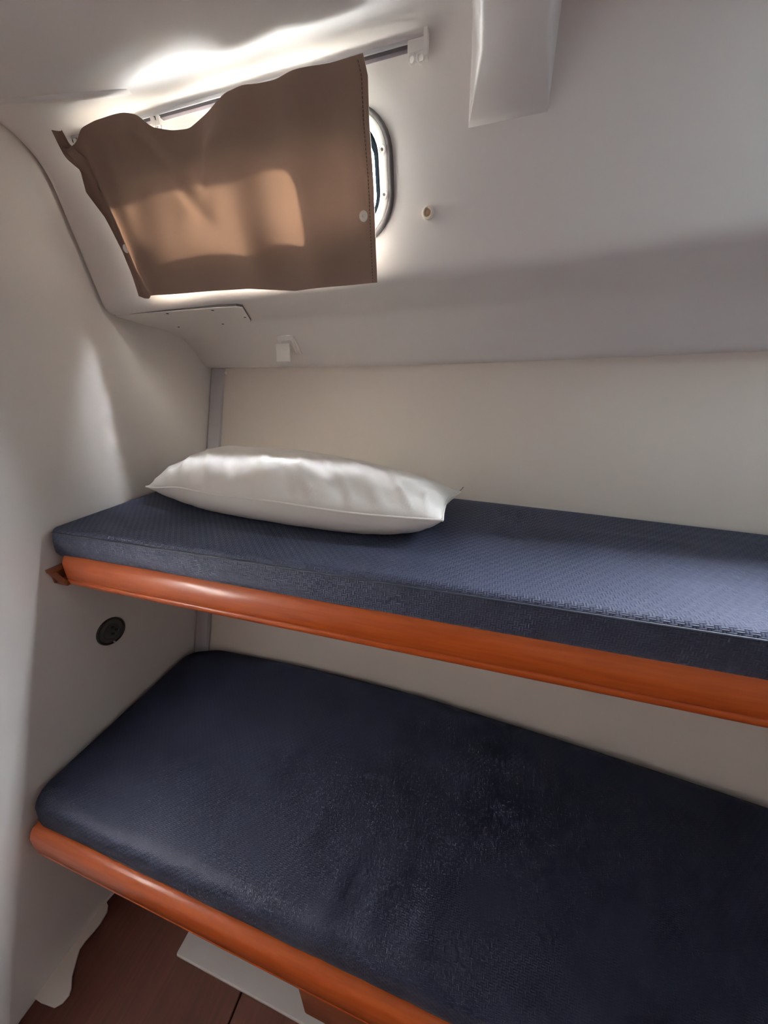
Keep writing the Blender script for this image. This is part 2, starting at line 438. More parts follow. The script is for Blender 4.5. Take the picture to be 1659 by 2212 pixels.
# ---- tapered deck beam coming down the cabin side
def beam_rings():
    """(point on the skin, inward normal, depth) along the path: up the cabin side, round the corner, inboard"""
    path = []
    A = on_side(0, H + 0.333); E = Vector((0, 0.53, deck_z(0.53) - 0.036))
    pr, yb = deck_profile(0.0)
    skin = [on_side(0, H + z) for z in (0.333, 0.345, 0.36, 0.38, 0.40)] + [pr[k] for k in (0, 3, 5, 7, 10)] + [Vector((0, y, deck_z(y))) for y in (0.60, 0.56)]
    ln = [0.0]
    for p, q in zip(skin, skin[1:]): ln.append(ln[-1] + (q - p).length)
    for p, l in zip(skin, ln):
        f = A.lerp(E, l / ln[-1] * 0.93); path.append((p, f, min(1, l / 0.10)))
    for y in (0.50, 0.35, 0.2, 0.0, -0.2, -0.5, -0.8, YF):
        p = Vector((0, y, deck_z(y))); path.append((p, p + Vector((0, 0, -0.036)), 1.0))
    rings = []
    for p, f, s in path:
        x0, x1 = -0.067, 0.040
        a, b = x0 + 0.017 * s, x1 - 0.013 * s
        rg = []
        for x, t in ((x0 - 0.003, -1), (x0, 0.0), (lerp(x0, a, 0.8), 0.86), (lerp(x0, a, 0.93), 0.96), (a + 0.004 * s, 1.0),
                     (b - 0.004 * s, 1.0), (lerp(x1, b, 0.93), 0.96), (lerp(x1, b, 0.8), 0.86), (x1, 0.0), (x1 + 0.003, -1)):
            q = p.lerp(f, max(0, t)); q.x = x
            if t < 0: q += Vector((0, 0.0015, 0.0015))
            rg.append(q)
        rings.append(rg)
    return rings
bo = loft('trim_4', beam_rings(), M_liner, closed=False, deg=60)
struct(bo, 'tapered white moulded beam running from deckhead down the cabin side', 'trim')

# ---- shallow ridge on the deckhead at the far left
def ridge():
    A, B = Vector((XB + 0.005, 0.575, 0)), Vector((-0.612, 0.632, 0)); rings = []
    for k in range(21):
        t = k / 20; p = A.lerp(B, t); h = 0.0045 * (1 if t < 0.9 else math.sqrt(max(0, 1 - ((t - 0.9) / 0.1) ** 2)) + 0.02)
        wv = 0.006; dz = 0
        n = (B - A).normalized().cross(Vector((0, 0, 1)))
        rg = []
        for a in range(7):
            ang = PI * a / 6; q = p + n * wv * math.cos(ang)
            q.z = deck_z(q.y) - h * math.sin(ang) + 0.0004; rg.append(q)
        rings.append(rg)
    return rings
struct(loft('trim_5', ridge(), M_liner, closed=False), 'thin raised seam on the deckhead above the curtain', 'trim')

# ---- resin fillet where bulkhead meets sole, with an uneven edge
pts = [(0.62, 0.006), (0.30, 0.006), (0.262, 0.004), (0.240, -0.002), (0.236, 0.012), (0.226, 0.022), (0.205, 0.026), (0.191, 0.024), (0.170, 0.020), (0.156, 0.020), (0.140, 0.032), (0.119, 0.049),
       (0.105, 0.068), (0.097, 0.073), (0.084, 0.070), (0.074, 0.058), (0.070, 0.020)]
pp = [(XB - 0.001, 0.070)] + [(XB + 0.002 + max(0.0, d), y) for y, d in reversed(pts)] + [(XB - 0.001, 0.62)]
fil = prism('trim_6', [(x, y, 0.0005) for x, y in pp], (0, 0, 0.005), M_panel, None, 0.0)
struct(fil, 'uneven pale resin edging on the sole along the bulkhead', 'trim')

# ------------------------------------------------------------------ portlights
def make_window(idx, cx, cz, wd, ht, label):
    base = on_side(cx, cz)
    e = empty('window_%d' % idx, base)
    def ring3(w0, h0, r0, off):
        return [on_side(x, z, off) for x, z in rrect(cx, cz, w0, h0, r0, 10)]
    parts = []
    # grey outer rim
    R = []
    for ins, off in ((0, 0.0), (0.0005, 0.005), (0.0025, 0.0075), (0.006, 0.0085), (0.008, 0.008), (0.0082, 0.004)):
        R.append(ring3(wd - 2 * ins, ht - 2 * ins, 0.064 - ins, off))
    parts.append(loft('outer_rim', R, M_rim, deg=50))
    R = []
    for ins, off in ((0.0078, 0.002), (0.008, 0.0085), (0.0095, 0.0095), (0.0200, 0.0100), (0.0213, 0.0092), (0.0215, -0.015)):
        R.append(ring3(wd - 2 * ins, ht - 2 * ins, 0.064 - ins, off))
    ir = loft('inner_ring', R, M_white, deg=50); parts.append(ir)
    R = []
    for ins, off in ((0.0212, 0.002), (0.0225, 0.006), (0.0250, 0.0055), (0.0275, 0.001), (0.0300, 0.0), (0.0330, -0.006), (0.0335, -0.014), (0.0212, -0.014)):
        R.append(ring3(wd - 2 * ins, ht - 2 * ins, 0.064 - ins, off))
    parts.append(loft('gasket_or_gap', R, M_gasket, deg=50))
    ins = 0.03; R = [ring3(wd - 2 * ins, ht - 2 * ins, 0.064 - ins, -0.008), ring3(wd - 2 * ins, ht - 2 * ins, 0.064 - ins, -0.013)]
    parts.append(loft('pane', R, M_glass, cap0=True, cap1=True))
    reparent(e, *parts)
    # screws round the ring
    for sx, sz in [(s * (wd / 2 - 0.0150), dz) for s in (1, -1) for dz in (0.026, -0.026)] + [(x, s * (ht / 2 - 0.0150)) for s in (1, -1) for x in (-0.11, 0.0, 0.11)]:
        # the ring narrows its radius: side screws keep to the straight part
        p = on_side(cx + sx, cz + sz, 0.0097)
        sc = lathe('screw', [(0.0062, 0), (0.0062, 0.0008), (0.0054, 0.0016), (0.0046, 0.0018), (0.0042, 0.0008), (0, 0.0008)], p, SN, M_white, None, 18)
        hd = lathe('screw_head', [(0.0019, 0.0), (0.0019, 0.0016), (0, 0.0017)], p + SN * 0.0006, SN, M_hole, None, 10)
        reparent(e, sc); subpart(sc, hd)
    struct(e, label, 'window')
    portal('portlight_portal', on_side(cx, cz, -0.022), SN, wd - 0.055, ht - 0.055)
make_window(1, *WIN[0], 'rounded white-framed portlight behind the brown curtain')
make_window(2, *WIN[1], 'unseen portlight further along the cabin side, added to light the cabin')  # out of view; inferred from the bulkhead's shadow edge, added to light the cabin

# ------------------------------------------------------------------ curtain rail
ry = side_y(KZ) - 0.012
def rail_y(x): return side_y(KZ - 0.02) - 0.006
rx0, rx1 = -0.80, -0.128
rl = empty('curtain_rail', ((rx0 + rx1) / 2, ry, H + 0.425))
zr = H + 0.4225; y_r = 0.6695
a = box('track', (rx0, y_r - 0.010, zr - 0.0025), (rx1, y_r + 0.003, zr + 0.002), M_grey, None, 0.0008)
b = box('channel', (rx0, y_r - 0.009, zr - 0.007), (rx1 - 0.02, y_r - 0.002, zr - 0.0025), M_slot, None, 0.0008)
c1 = box('end_stop', (rx1 - 0.024, y_r - 0.0165, zr - 0.016), (rx1 + 0.003, y_r + 0.002, zr - 0.003), M_white, None, 0.002)
c2 = box('end_stop', (rx1 - 0.002, y_r - 0.017, zr - 0.022), (rx1 + 0.004, y_r - 0.004, zr + 0.005), M_white, None, 0.0015)
def loop_ring(x, y, z, r, t, tilt=0.0):
    pts = []
    for k in range(17):
        q = 2 * PI * k / 16; pts.append(Vector((x + r * 0.75 * math.cos(q), y + 0.003 * math.sin(q) * tilt, z + r * math.sin(q))))
    return pts
c3 = tube('eyelet', loop_ring(rx1 - 0.018, y_r - 0.014, zr - 0.021, 0.006, 0), 0.0016, M_white, None, 6)
c4 = tube('eyelet', loop_ring(rx1 - 0.005, y_r - 0.014, zr - 0.022, 0.006, 0), 0.0016, M_white, None, 6)
reparent(rl, a, b, c1, c2); subpart(c1, c3, c4)
tag(rl, 'thin curtain rail with white end stop along top of cabin side', 'curtain rail')

# ------------------------------------------------------------------ curtain
TOP = [(-0.809, 1.842), (-0.806, 1.822), (-0.792, 1.814), (-0.762, 1.822), (-0.74, 1.834), (-0.704, 1.838), (-0.637, 1.837), (-0.613, 1.832), (-0.591, 1.814), (-0.553, 1.805), (-0.518, 1.802), (-0.475, 1.812), (-0.437, 1.827), (-0.404, 1.831), (-0.379, 1.828), (-0.345, 1.826), (-0.316, 1.83), (-0.292, 1.83), (-0.258, 1.828), (-0.21, 1.828)]
RIGHT = [(-0.21, 1.828), (-0.205, 1.807), (-0.207, 1.765), (-0.206, 1.699), (-0.208, 1.639), (-0.21, 1.57)]
BOTT = [(-0.757, 1.586), (-0.744, 1.581), (-0.72, 1.579), (-0.700, 1.583), (-0.568, 1.582), (-0.47, 1.579), (-0.375, 1.569), (-0.299, 1.57), (-0.21, 1.57)]
LEFT = [(-0.809, 1.842), (-0.806, 1.822), (-0.786, 1.8), (-0.783, 1.783), (-0.787, 1.756), (-0.773, 1.719), (-0.762, 1.664), (-0.758, 1.618), (-0.757, 1.586)]
def arc(poly, n):
    ds = [0]
    for p, q in zip(poly, poly[1:]): ds.append(ds[-1] + math.hypot(q[0] - p[0], q[1] - p[1]))
    return [(interp(ds[-1] * k / n, ds, [p[0] for p in poly]), interp(ds[-1] * k / n, ds, [p[1] for p in poly])) for k in range(n + 1)]
NU, NV = 120, 60
TOP, BOTT, LEFT, RIGHT = [[(x, z - 1.42 + H) for x, z in q] for q in (TOP, BOTT, LEFT, RIGHT)]
T, B_, Lf, Rt = arc(TOP, NU), arc(BOTT, NU), arc(LEFT, NV), arc(RIGHT, NV)
def sm(a, n=2):
    for _ in range(n):
        a = [a[0]] + [tuple((a[i - 1][k] + 2 * a[i][k] + a[i + 1][k]) / 4 for k in (0, 1)) for i in range(1, len(a) - 1)] + [a[-1]]
    return a
T, B_ = sm(T, 2), sm(B_, 1)
def cur_off(u, v, x):
    """distance off the cabin side: pleats running down from the hooks"""
    def g(c, s): return math.exp(-((x - c) / s) ** 2)
    o = 0.0
    o += 0.012 * g(-0.735 + 0.045 * v, 0.020) * smooth(v * 2.2 + 0.25)         # sharp pleat at the left
    o -= 0.010 * g(-0.770 + 0.02 * v, 0.020)
    o += 0.010 * g(-0.655 - 0.035 * v, 0.030)
    o -= 0.009 * g(-0.55 - 0.02 * v, 0.055) * (1 - 0.7 * v)
    o += 0.010 * g(-0.46 + 0.01 * v, 0.035) * (0.6 + 0.4 * v)
    o -= 0.008 * g(-0.395, 0.035) * (0.4 + 0.6 * v)
    o += 0.009 * g(-0.325 + 0.00 * v, 0.030)
    o -= 0.005 * g(-0.265, 0.03)
    # V shaped drag folds under the hooks
    o += 0.007 * math.exp(-((x + 0.585 - 0.20 * (v - 0.25)) / 0.022) ** 2) * smooth((0.75 - v) / 0.4) * smooth(v / 0.15)
    o += 0.007 * math.exp(-((x + 0.50 + 0.16 * (v - 0.3)) / 0.022) ** 2) * smooth((0.75 - v) / 0.4) * smooth(v / 0.15)
    o += 0.003 * noise.noise(Vector((x * 14, v * 3.0, 1.3)))
    return 0.037 + 1.5 * o * min(1, 0.25 + (1 - u) * 8) * min(1, 0.2 + 5 * v) * (0.6 + 0.4 * min(1, (1 - v) * 6))
def cur_pos(i, j):
    u, v = i / NU, j / NV
    cxy = []
    for k in (0, 1):
        c = (1 - v) * T[i][k] + v * B_[i][k] + (1 - u) * Lf[j][k] + u * Rt[j][k]
        c -= (1 - u) * (1 - v) * T[0][k] + u * (1 - v) * T[NU][k] + (1 - u) * v * B_[0][k] + u * v * B_[NU][k]
        cxy.append(c)
    return on_side(cxy[0], cxy[1] + 0.0062, cur_off(u, v, cxy[0]))
grid = [[cur_pos(i, j) for j in range(NV + 1)] for i in range(NU + 1)]
cur = empty('curtain', (-0.5, side_y(H + 0.15) - 0.04, H + 0.15))
vv = [p for row in grid for p in row]
ff = [(i * (NV + 1) + j, i * (NV + 1) + j + 1, (i + 1) * (NV + 1) + j + 1, (i + 1) * (NV + 1) + j) for i in range(NU) for j in range(NV)]
cl_ = pyd('cloth', vv, ff, M_curtain, None, True)
li_ = pyd('lining', [p - SN * 0.0016 for p in vv], ff, M_lining, None, True); li_['label'] = 'pale lining on the back of the curtain'
# the hem folded back behind the left edge
hem = []
for j in range(NV + 1):
    v = j / NV
    wd_ = 0.020 + 0.012 * math.sin(PI * v)
    p0 = grid[0][j]
    row = []
    for k in range(9):
        t = k / 8
        row.append(p0 + Vector((wd_ * (t ** 1.2), 0, 0)) - SN * (0.010 * math.sin(PI * min(1, t * 0.9))) )
    hem.append(row)
hm = pyd('hem', [p for r in hem for p in r], [(j * 9 + k, j * 9 + k + 1, (j + 1) * 9 + k + 1, (j + 1) * 9 + k) for j in range(NV) for k in range(8)], M_curtain, None, True)
# stitching close to the right edge
st = bmesh.new()
for j in range(1, NV * 1, 1):
    p = grid[NU - 1][j] * 0.3 + grid[NU - 2][j] * 0.7
    q = grid[NU - 1][j + 1] * 0.3 + grid[NU - 2][j + 1] * 0.7
    p, q = p.lerp(q, 0.2) + SN * 0.0008, p.lerp(q, 0.75) + SN * 0.0008
    r = bmesh.ops.create_cube(st, size=1)
    d = (q - p)
    for v in r['verts']:
        v.co = p + d * (v.co.z + .5) + Vector((v.co.x * 0.0008, 0, 0)) + SN * (v.co.y * 0.0008)
sti = frombm('stitching', st, M_stitch, None); sti['kind'] = 'stuff'
sn = []
for x, z in ((-0.225, H + 0.240), (-0.742, H + 0.248)):
    best = min(((i, j) for i in range(NU + 1) for j in range(NV + 1)), key=lambda t: (grid[t[0]][t[1]].x - x) ** 2 + (grid[t[0]][t[1]].z - z) ** 2)
    p = grid[best[0]][best[1]]
    s_ = lathe('snap_button', [(0.0072, -0.001), (0.0076, 0.0005), (0.0072, 0.0018), (0.0055, 0.0026), (0.002, 0.003), (0.0012, 0.0024), (0, 0.0024)], p, SN, M_cream if x > -0.5 else M_white, None, 24)
    s_['label'] = 'cream round snap button'; sn.append(s_)
gl = []
for x in (-0.790, -0.779, -0.768, -0.757, -0.604, -0.592):
    g_ = box('glider', (x - 0.0035, y_r - 0.0125, zr - 0.017), (x + 0.0035, y_r + 0.000, zr - 0.004), M_white, None, 0.0012)
    e_ = tube('eyelet', loop_ring(x, y_r - 0.012, zr - 0.022, 0.0065, 0, 1.0), 0.0014, M_white, None, 6)
    gl.append(g_); subpart(g_, e_)
for x in (-0.785, -0.772, -0.760):
    gl.append(tube('hook', [(x, y_r - 0.012, zr - 0.026), (x + 0.003, y_r - 0.015, zr - 0.034), (x + 0.002, y_r - 0.014, zr - 0.044), (x - 0.001, y_r - 0.011, zr - 0.050)], 0.0013, M_cream, None, 6))
reparent(cur, cl_, li_, hm, *sn, *gl); subpart(cl_, sti)
tag(cur, 'brown fabric curtain sagging from its rail over the portlight', 'curtain')

# ---- snap stud on the cabin side right of the portlight
p = on_side(-0.126, H + 0.245)
s1 = lathe('stud_ring', [(0.0095, 0), (0.0095, 0.006), (0.0085, 0.0085), (0.0066, 0.009), (0.0052, 0.007), (0.0050, 0.003), (0, 0.003)], p, SN, M_cream, None, 28)
s2 = lathe('stud_socket', [(0.0049, 0.002), (0.0049, 0.0045), (0.0030, 0.005), (0.0022, 0.0065), (0, 0.0066)], p, SN, mat('brass_socket', (0.50, 0.36, 0.24), 0.4), None, 18)
ss = empty('snap_stud', p); reparent(ss, s1, s2)
tag(ss, 'small cream snap stud on the wall right of the portlight', 'stud')

# ------------------------------------------------------------------ access panel on the soffit
def shelf_z(x, y):
    P = shelf_profile(x)
    for a, b in zip(P, P[1:]):
        if a.y <= y <= b.y and b.y > a.y: return lerp(a.z, b.z, (y - a.y) / (b.y - a.y))
    return P[-1].z
pl = [(-0.905, 0.738), (-0.80, 0.737), (-0.60, 0.739), (-0.556, 0.743), (-0.547, 0.752), (-0.600, 0.850), (-0.612, 0.862), (-0.63, 0.864), (-0.80, 0.865), (-0.905, 0.865)]
pa, pz = shelf_z(-0.74, 0.745), shelf_z(-0.74, 0.860)
def panel_z(y): return min(lerp(pa, pz, (y - 0.745) / 0.115), 9) - 0.0005
pb = bmesh.new()
lo = [pb.verts.new((x, y, panel_z(y) - 0.0035)) for x, y in pl]; hi = [pb.verts.new((x, y, panel_z(y) + 0.004)) for x, y in pl]
pb.faces.new(lo); pb.faces.new(hi[::-1])
for i in range(len(pl)): pb.faces.new((lo[i], lo[(i + 1) % len(pl)], hi[(i + 1) % len(pl)], hi[i]))
bmesh.ops.bevel(pb, geom=[e for e in pb.edges if all(v in lo for v in e.verts)], offset=0.001, segments=1, affect='EDGES')
plate = frombm('plate', pb, M_liner)
pcx, pcy = -0.74, 0.797
gap_plate = prism('gasket_or_gap', [(pcx + (x - pcx) * 1.008, pcy + (y - pcy) * 1.022, panel_z(y) - 0.0012) for x, y in pl], (0, 0, 0.004), M_rim)  # dark outline plate added to draw the shaded gap round the panel
ap = empty('access_panel', (-0.74, 0.80, shelf_z(-0.74, 0.80)))
sc = []
for x, y in ((-0.753, 0.747), (-0.626, 0.750), (-0.590, 0.815), (-0.835, 0.856), (-0.69, 0.856)):
    sc.append(lathe('screw', [(0.0034, 0), (0.0034, 0.0006), (0.002, 0.0012), (0, 0.0013)], (x, y, panel_z(y) - 0.0033), (0, 0, -1), M_hole, None, 10))
reparent(ap, plate, gap_plate, *sc)
tag(ap, 'flat white access panel with small screws under the side deck below the curtain', 'panel')

# ------------------------------------------------------------------ square hook on the ledge
def ledge_pt(x, z):
    P = shelf_profile(x)
    for a, b in reversed(list(zip(P, P[1:]))):
        if b.z <= z <= a.z and a.z > b.z:
            return Vector((x, lerp(b.y, a.y, (z - b.z) / (a.z - b.z)), z)), (b - a).normalized()
    return Vector((x, 0.92, z)), Vector((0, 0.3, -0.9))
hp, hd = ledge_pt(-0.540, H + 0.079)
hn = Vector((0, -1, 0)); hn = (hn - hd * hn.dot(hd)).normalized()
def orient_box(name, c, ux, uy, uz, sx, sy, sz, m, bev, shear=0.0):
    bm = bmesh.new(); bmesh.ops.create_cube(bm, size=1)
    for v in bm.verts: v.co = Vector((v.co.x * sx, v.co.y * sy, v.co.z * sz))
    bmesh.ops.bevel(bm, geom=list(bm.edges), offset=bev, segments=3, affect='EDGES', profile=0.5)
    for v in bm.verts: v.co = Vector(c) + ux * v.co.x + uy * v.co.y + uz * v.co.z
    return autosmooth(frombm(name, bm, m))
ux = Vector((1, 0, 0))
h1 = orient_box('base_plate', hp + hn * 0.003, ux, -hd, hn, 0.052, 0.060, 0.008, M_white, 0.0035)
h2 = orient_box('inner_plate', hp + hn * 0.0075, ux, -hd, hn, 0.030, 0.038, 0.004, M_liner, 0.0018)
h3 = orient_box('hook_stem', hp + hn * 0.018 - hd * 0.004, ux, -hd, hn, 0.012, 0.012, 0.024, M_white, 0.002)
hv = Vector((0, -1, 0.12)).normalized(); hw = hv.cross(ux) * -1
h4 = orient_box('hook_pad', hp + hn * 0.032 - hd * 0.002 - ux * 0.008, ux, hw, hv, 0.042, 0.046, 0.007, M_white, 0.003)
hk = empty('coat_hook', hp); reparent(hk, h1, h2, h3, h4)
tag(hk, 'small white square coat hook on the ledge above the pillow', 'hook')

# ------------------------------------------------------------------ round plate on the bulkhead
vp = Vector((XB, 0.493, H - 0.626))
v1 = lathe('rim', [(0.037, 0), (0.037, 0.002), (0.0355, 0.0045), (0.033, 0.005), (0.0315, 0.0035), (0.031, 0.0015)], vp, (1, 0, 0), M_dark, None, 40)
v2 = lathe('disc', [(0.0312, 0.0), (0.0312, 0.002), (0.022, 0.0022), (0.0205, 0.0035), (0.019, 0.0025), (0, 0.0022)], vp, (1, 0, 0), mat('dark_disc', (0.06, 0.055, 0.052), 0.4), None, 40)
pw = []
for dy, dz in ((0.006, 0.008), (0.011, -0.004), (0.001, -0.009)):
    pw.append(lathe('knob', [(0.0035, 0.002), (0.0035, 0.0055), (0.002, 0.0065), (0, 0.0066)], vp + Vector((0, dy, dz)), (1, 0, 0), M_dark, None, 12))
lug = lathe('screw', [(0.0026, 0.003), (0.0026, 0.006), (0, 0.0063)], vp + Vector((0, -0.004, -0.0315)), (1, 0, 0), M_alu, None, 12)
vt = empty('wall_fitting', vp); reparent(vt, v1, v2, lug); subpart(v2, *pw)
tag(vt, 'round dark metal fitting on the bulkhead between the bunks', 'fitting')

# ------------------------------------------------------------------ bunks
def rail_profile(y0, zt, zb):
    """moulded front rail, y0 = inner face, pts (y,z) clockwise seen from the right"""
    h = zt - zb
    o = [(y0, zt - 0.002), (y0 - 0.004, zt), (y0 - 0.014, zt - 0.001), (y0 - 0.022, zt - 0.007), (y0 - 0.028, zt - 0.018), (y0 - 0.030, zt - 0.5 * h),
         (y0 - 0.030, zb + 0.290 * h), (y0 - 0.0285, zb + 0.262 * h), (y0 - 0.0262, zb + 0.250 * h), (y0 - 0.0285, zb + 0.238 * h), (y0 - 0.030, zb + 0.205 * h),
         (y0 - 0.0285, zb + 0.09 * h), (y0 - 0.023, zb + 0.015 * h), (y0 - 0.016, zb), (y0, zb)]
    return o
def make_rail(name, y0, zt, zb, x0, x1, bow=0.0):
    pr = rail_profile(y0, zt, zb); cy = y0 - 0.015; cz = (zt + zb) / 2
    rings = []
    R = 0.014
    for k in range(7):
        a = PI / 2 * k / 6; s = R * (1 - math.sin(a)); x = x0 + R * (1 - math.cos(a))
        rings.append([Vector((x, cy + (y - cy) * (1 - s / 0.016), cz + (z - cz) * (1 - s / ((zt - zb) / 2)))) for y, z in pr])
    n = 30
    for k in range(1, n + 1):
        x = lerp(x0 + R, x1, k / n); rings.append([Vector((x, y, z)) for y, z in pr])
    return loft(name, rings, M_wood, None, True, True, True, deg=50)

def mattress(name, m, x0, x1, yf, backf, zt, zb, r_top, wav=0.002, press=None, bottom=None, r_end=0.02, seed=0.0, shear=0.0):
    """lofted along x; cross-section with rounded top edges; returns object and seam points"""
    stations = []
    R = r_end
    for k in range(8):
        a = PI / 2 * k / 7; stations.append((x0 + R * (1 - math.cos(a)), R * (1 - math.sin(a))))
    n = 150
    for k in range(1, n + 1): stations.append((lerp(x0 + R, x1, k / n), 0.0))
    rings, seam = [], []
    for x, ins in stations:
        a, b = yf + ins, backf(x) - ins
        top, bt = zt - ins * 0.35, zb + ins * 0.2 + (bottom(x) if bottom else 0)
        P = [Vector((x, a + 0.012, bt)), Vector((x, a + 0.003, bt + 0.004))]
        for t in (0.25, 0.5, 0.75):
            P.append(Vector((x, a - 0.003 * math.sin(PI * t) - 0.0012 * noise.noise(Vector((x * 9, t * 2, seed))), lerp(bt, top - r_top, t))))
        for k in range(7):
            q = PI / 2 * k / 6
            P.append(Vector((x, a + r_top * (1 - math.cos(q)), top - r_top * (1 - math.sin(q)))))
        seam.append(P[6].copy())
        ny = 30
        for k in range(1, ny):
            y = lerp(a + r_top, b - r_top, k / ny); P.append(Vector((x, y, top)))
        for k in range(7):
            q = PI / 2 * k / 6
            P.append(Vector((x, b - r_top + r_top * math.sin(q), top - r_top * (1 - math.cos(q)))))
        P.append(Vector((x, b, bt + 0.005))); P.append(Vector((x, b - 0.01, bt)))
        for p in P[8:-2]:
            e = min(1, max(0, (p.y - a) / 0.04)) * min(1, max(0, (b - p.y) / 0.04)) * min(1, max(0, (p.x - x0) / 0.05))
            p.z += e * wav * noise.noise(Vector((p.x * 5, p.y * 8, seed)))
            if press: p.z += press(p.x, p.y) * e
        for p in P[2:12]:
            if press: p.z += 0.5 * press(p.x, yf + 0.05) * min(1, max(0, (p.x - x0) / 0.05))
        for p in P: p.x -= shear * (top - p.z) / (top - bt) * max(0, 1 - (x - x0) / 0.12)
        rings.append(P)
    return loft(name, rings, m, None, True, True, True, deg=70), seam

# --- upper bunk
UZ = H - 0.300
up = empty('upper_bunk', (0.2, 0.55, H - 0.40))
ur = make_rail('rail', 0.464, H - 0.362, H - 0.443, -0.897, 1.42); ur['label'] = 'orange varnished wooden front rail'
prim = []
vb = []
ubx = [XB + 0.004 + (1.42 - XB) * k / 30 for k in range(31)]
bb = bmesh.new()
rr = [[Vector((x, 0.463, H - 0.392)), Vector((x, hull_y(x, H - 0.392) - 0.003, H - 0.392)), Vector((x, hull_y(x, H - 0.376) - 0.003, H - 0.376)), Vector((x, 0.463, H - 0.376))] for x in ubx]
ub = loft('base_board', rr, M_ply, None, True, True, True, deg=30)
bb.free()
reparent(up, ur, ub)
tag(up, 'upper bunk board with orange varnished wooden rail', 'bunk')

def dent_up(x, y):
    d = 0.0
    d += 0.004 * math.exp(-((x + 0.10) / 0.10) ** 2 - ((y - 0.50) / 0.03) ** 2)          # ruck in the cover right of the pillow
    d -= 0.004 * math.exp(-((x + 0.42) / 0.35) ** 2 - ((y - 0.70) / 0.12) ** 2)          # pillow weighs it down
    for k, (cx_, cy_) in enumerate(((0.30, 0.70), (0.36, 0.62), (0.33, 0.55), (0.45, 0.74))):
        d += 0.0022 * math.exp(-((y - cy_ + 0.06 * (x - cx_)) / 0.010) ** 2 - ((x - cx_) / 0.14) ** 2)
    return d
ubot = lambda x: 0.004 * smooth((-0.45 - x) / 0.25) * smooth((x + 0.90) / 0.1) - 0.003 * smooth((x + 0.4) / 0.2)
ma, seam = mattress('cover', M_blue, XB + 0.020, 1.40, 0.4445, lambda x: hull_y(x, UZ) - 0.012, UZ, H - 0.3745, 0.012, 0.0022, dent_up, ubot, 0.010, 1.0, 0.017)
pi1 = tube('piping', [p + Vector((0, -0.0006, 0.0)) for p in seam[2:]], 0.0017, M_pipe, None, 6)
um = empty('bunk_mattress', (0.24, 0.65, H - 0.3745)); reparent(um, ma); subpart(ma, pi1)
tag(um, 'blue woven mattress on the upper bunk under the pillow', 'mattress')

# cleat carrying the upper bunk on the bulkhead
k1 = box('cleat_top', (XB, 0.418, H - 0.402), (XB + 0.016, 0.60, H - 0.3925), M_woodd, None, 0.002)
k2 = box('cleat_back', (XB, 0.424, H - 0.43), (XB + 0.006, 0.60, H - 0.402), M_woodd, None, 0.001)
k3 = box('cleat_foot', (XB, 0.430, H - 0.437), (XB + 0.030, 0.60, H - 0.425), M_woodd, None, 0.002)
k4 = prism('cleat_end', [(XB, 0.418, H - 0.393), (XB + 0.012, 0.418, H - 0.393), (XB + 0.03, 0.430, H - 0.437), (XB, 0.430, H - 0.437)], (0, 0.008, 0), M_woodd)
ke = empty('support_cleat', (XB, 0.5, H - 0.437)); reparent(ke, k1, k2, k3, k4)
tag(ke, 'reddish wooden support cleat under the end of the upper bunk', 'cleat')

# --- lower bunk
LZ = H - 0.860
lb = empty('lower_bunk', (0.2, 0.4, H - 1.01))
lr = make_rail('rail', 0.218, H - 0.928, H - 1.012, -0.905, 1.42); lr['label'] = 'orange varnished wooden front rail'
rr = [[Vector((x, 0.217, H - 0.958)), Vector((x, hull_y(x, H - 0.958) - 0.003, H - 0.958)), Vector((x, hull_y(x, H - 0.940) - 0.003, H - 0.940)), Vector((x, 0.217, H - 0.940))] for x in ubx]
lbb = loft('base_board', rr, M_ply, None, True, True, True, deg=30)
lbr = box('bracket', (-0.236, 0.192, H - 1.135), (0.10, 0.214, H - 1.008), M_woodd, None, 0.004)
reparent(lb, lr, lbb, lbr)
tag(lb, 'lower bunk board with orange varnished wooden rail', 'bunk')
def dent_lo(x, y):
    d = 0.0
    for k, (cx_, cy_) in enumerate(((-0.18, 0.30), (-0.10, 0.32), (-0.02, 0.31), (-0.26, 0.36), (-0.40, 0.42))):
        d += 0.007 * math.exp(-((x - cx_ - 0.35 * (y - cy_)) / 0.011) ** 2 - ((y - cy_) / 0.07) ** 2)
    return d
mb, seam2 = mattress('cover', M_navy_shaded, XB + 0.010, 1.40, 0.214, lambda x: hull_y(x, LZ) - 0.010 - 0.03 * smooth((-0.80 - x) / 0.12), LZ, H - 0.9395, 0.030, 0.004, dent_lo, None, 0.035, 4.0)
lm = mb; lm.name = 'bunk_mattress'
tag(lm, 'navy mattress on the wide lower bunk, colour darkened for the shade there', 'mattress')

# --- pale box standing under the lower bunk
bx = empty('storage_box', (-0.3, 0.33, 0.0))
b1 = box('body', (-0.53, 0.29, 0.0), (0.24, 0.44, 0.070), M_white, None, 0.006)
b2 = box('lid', (-0.612, 0.206, 0.068), (0.312, 0.45, 0.082), M_white, None, 0.006, 3)
reparent(bx, b1, b2)
tag(bx, 'low pale grey box with a flat lid under the lower bunk', 'box')

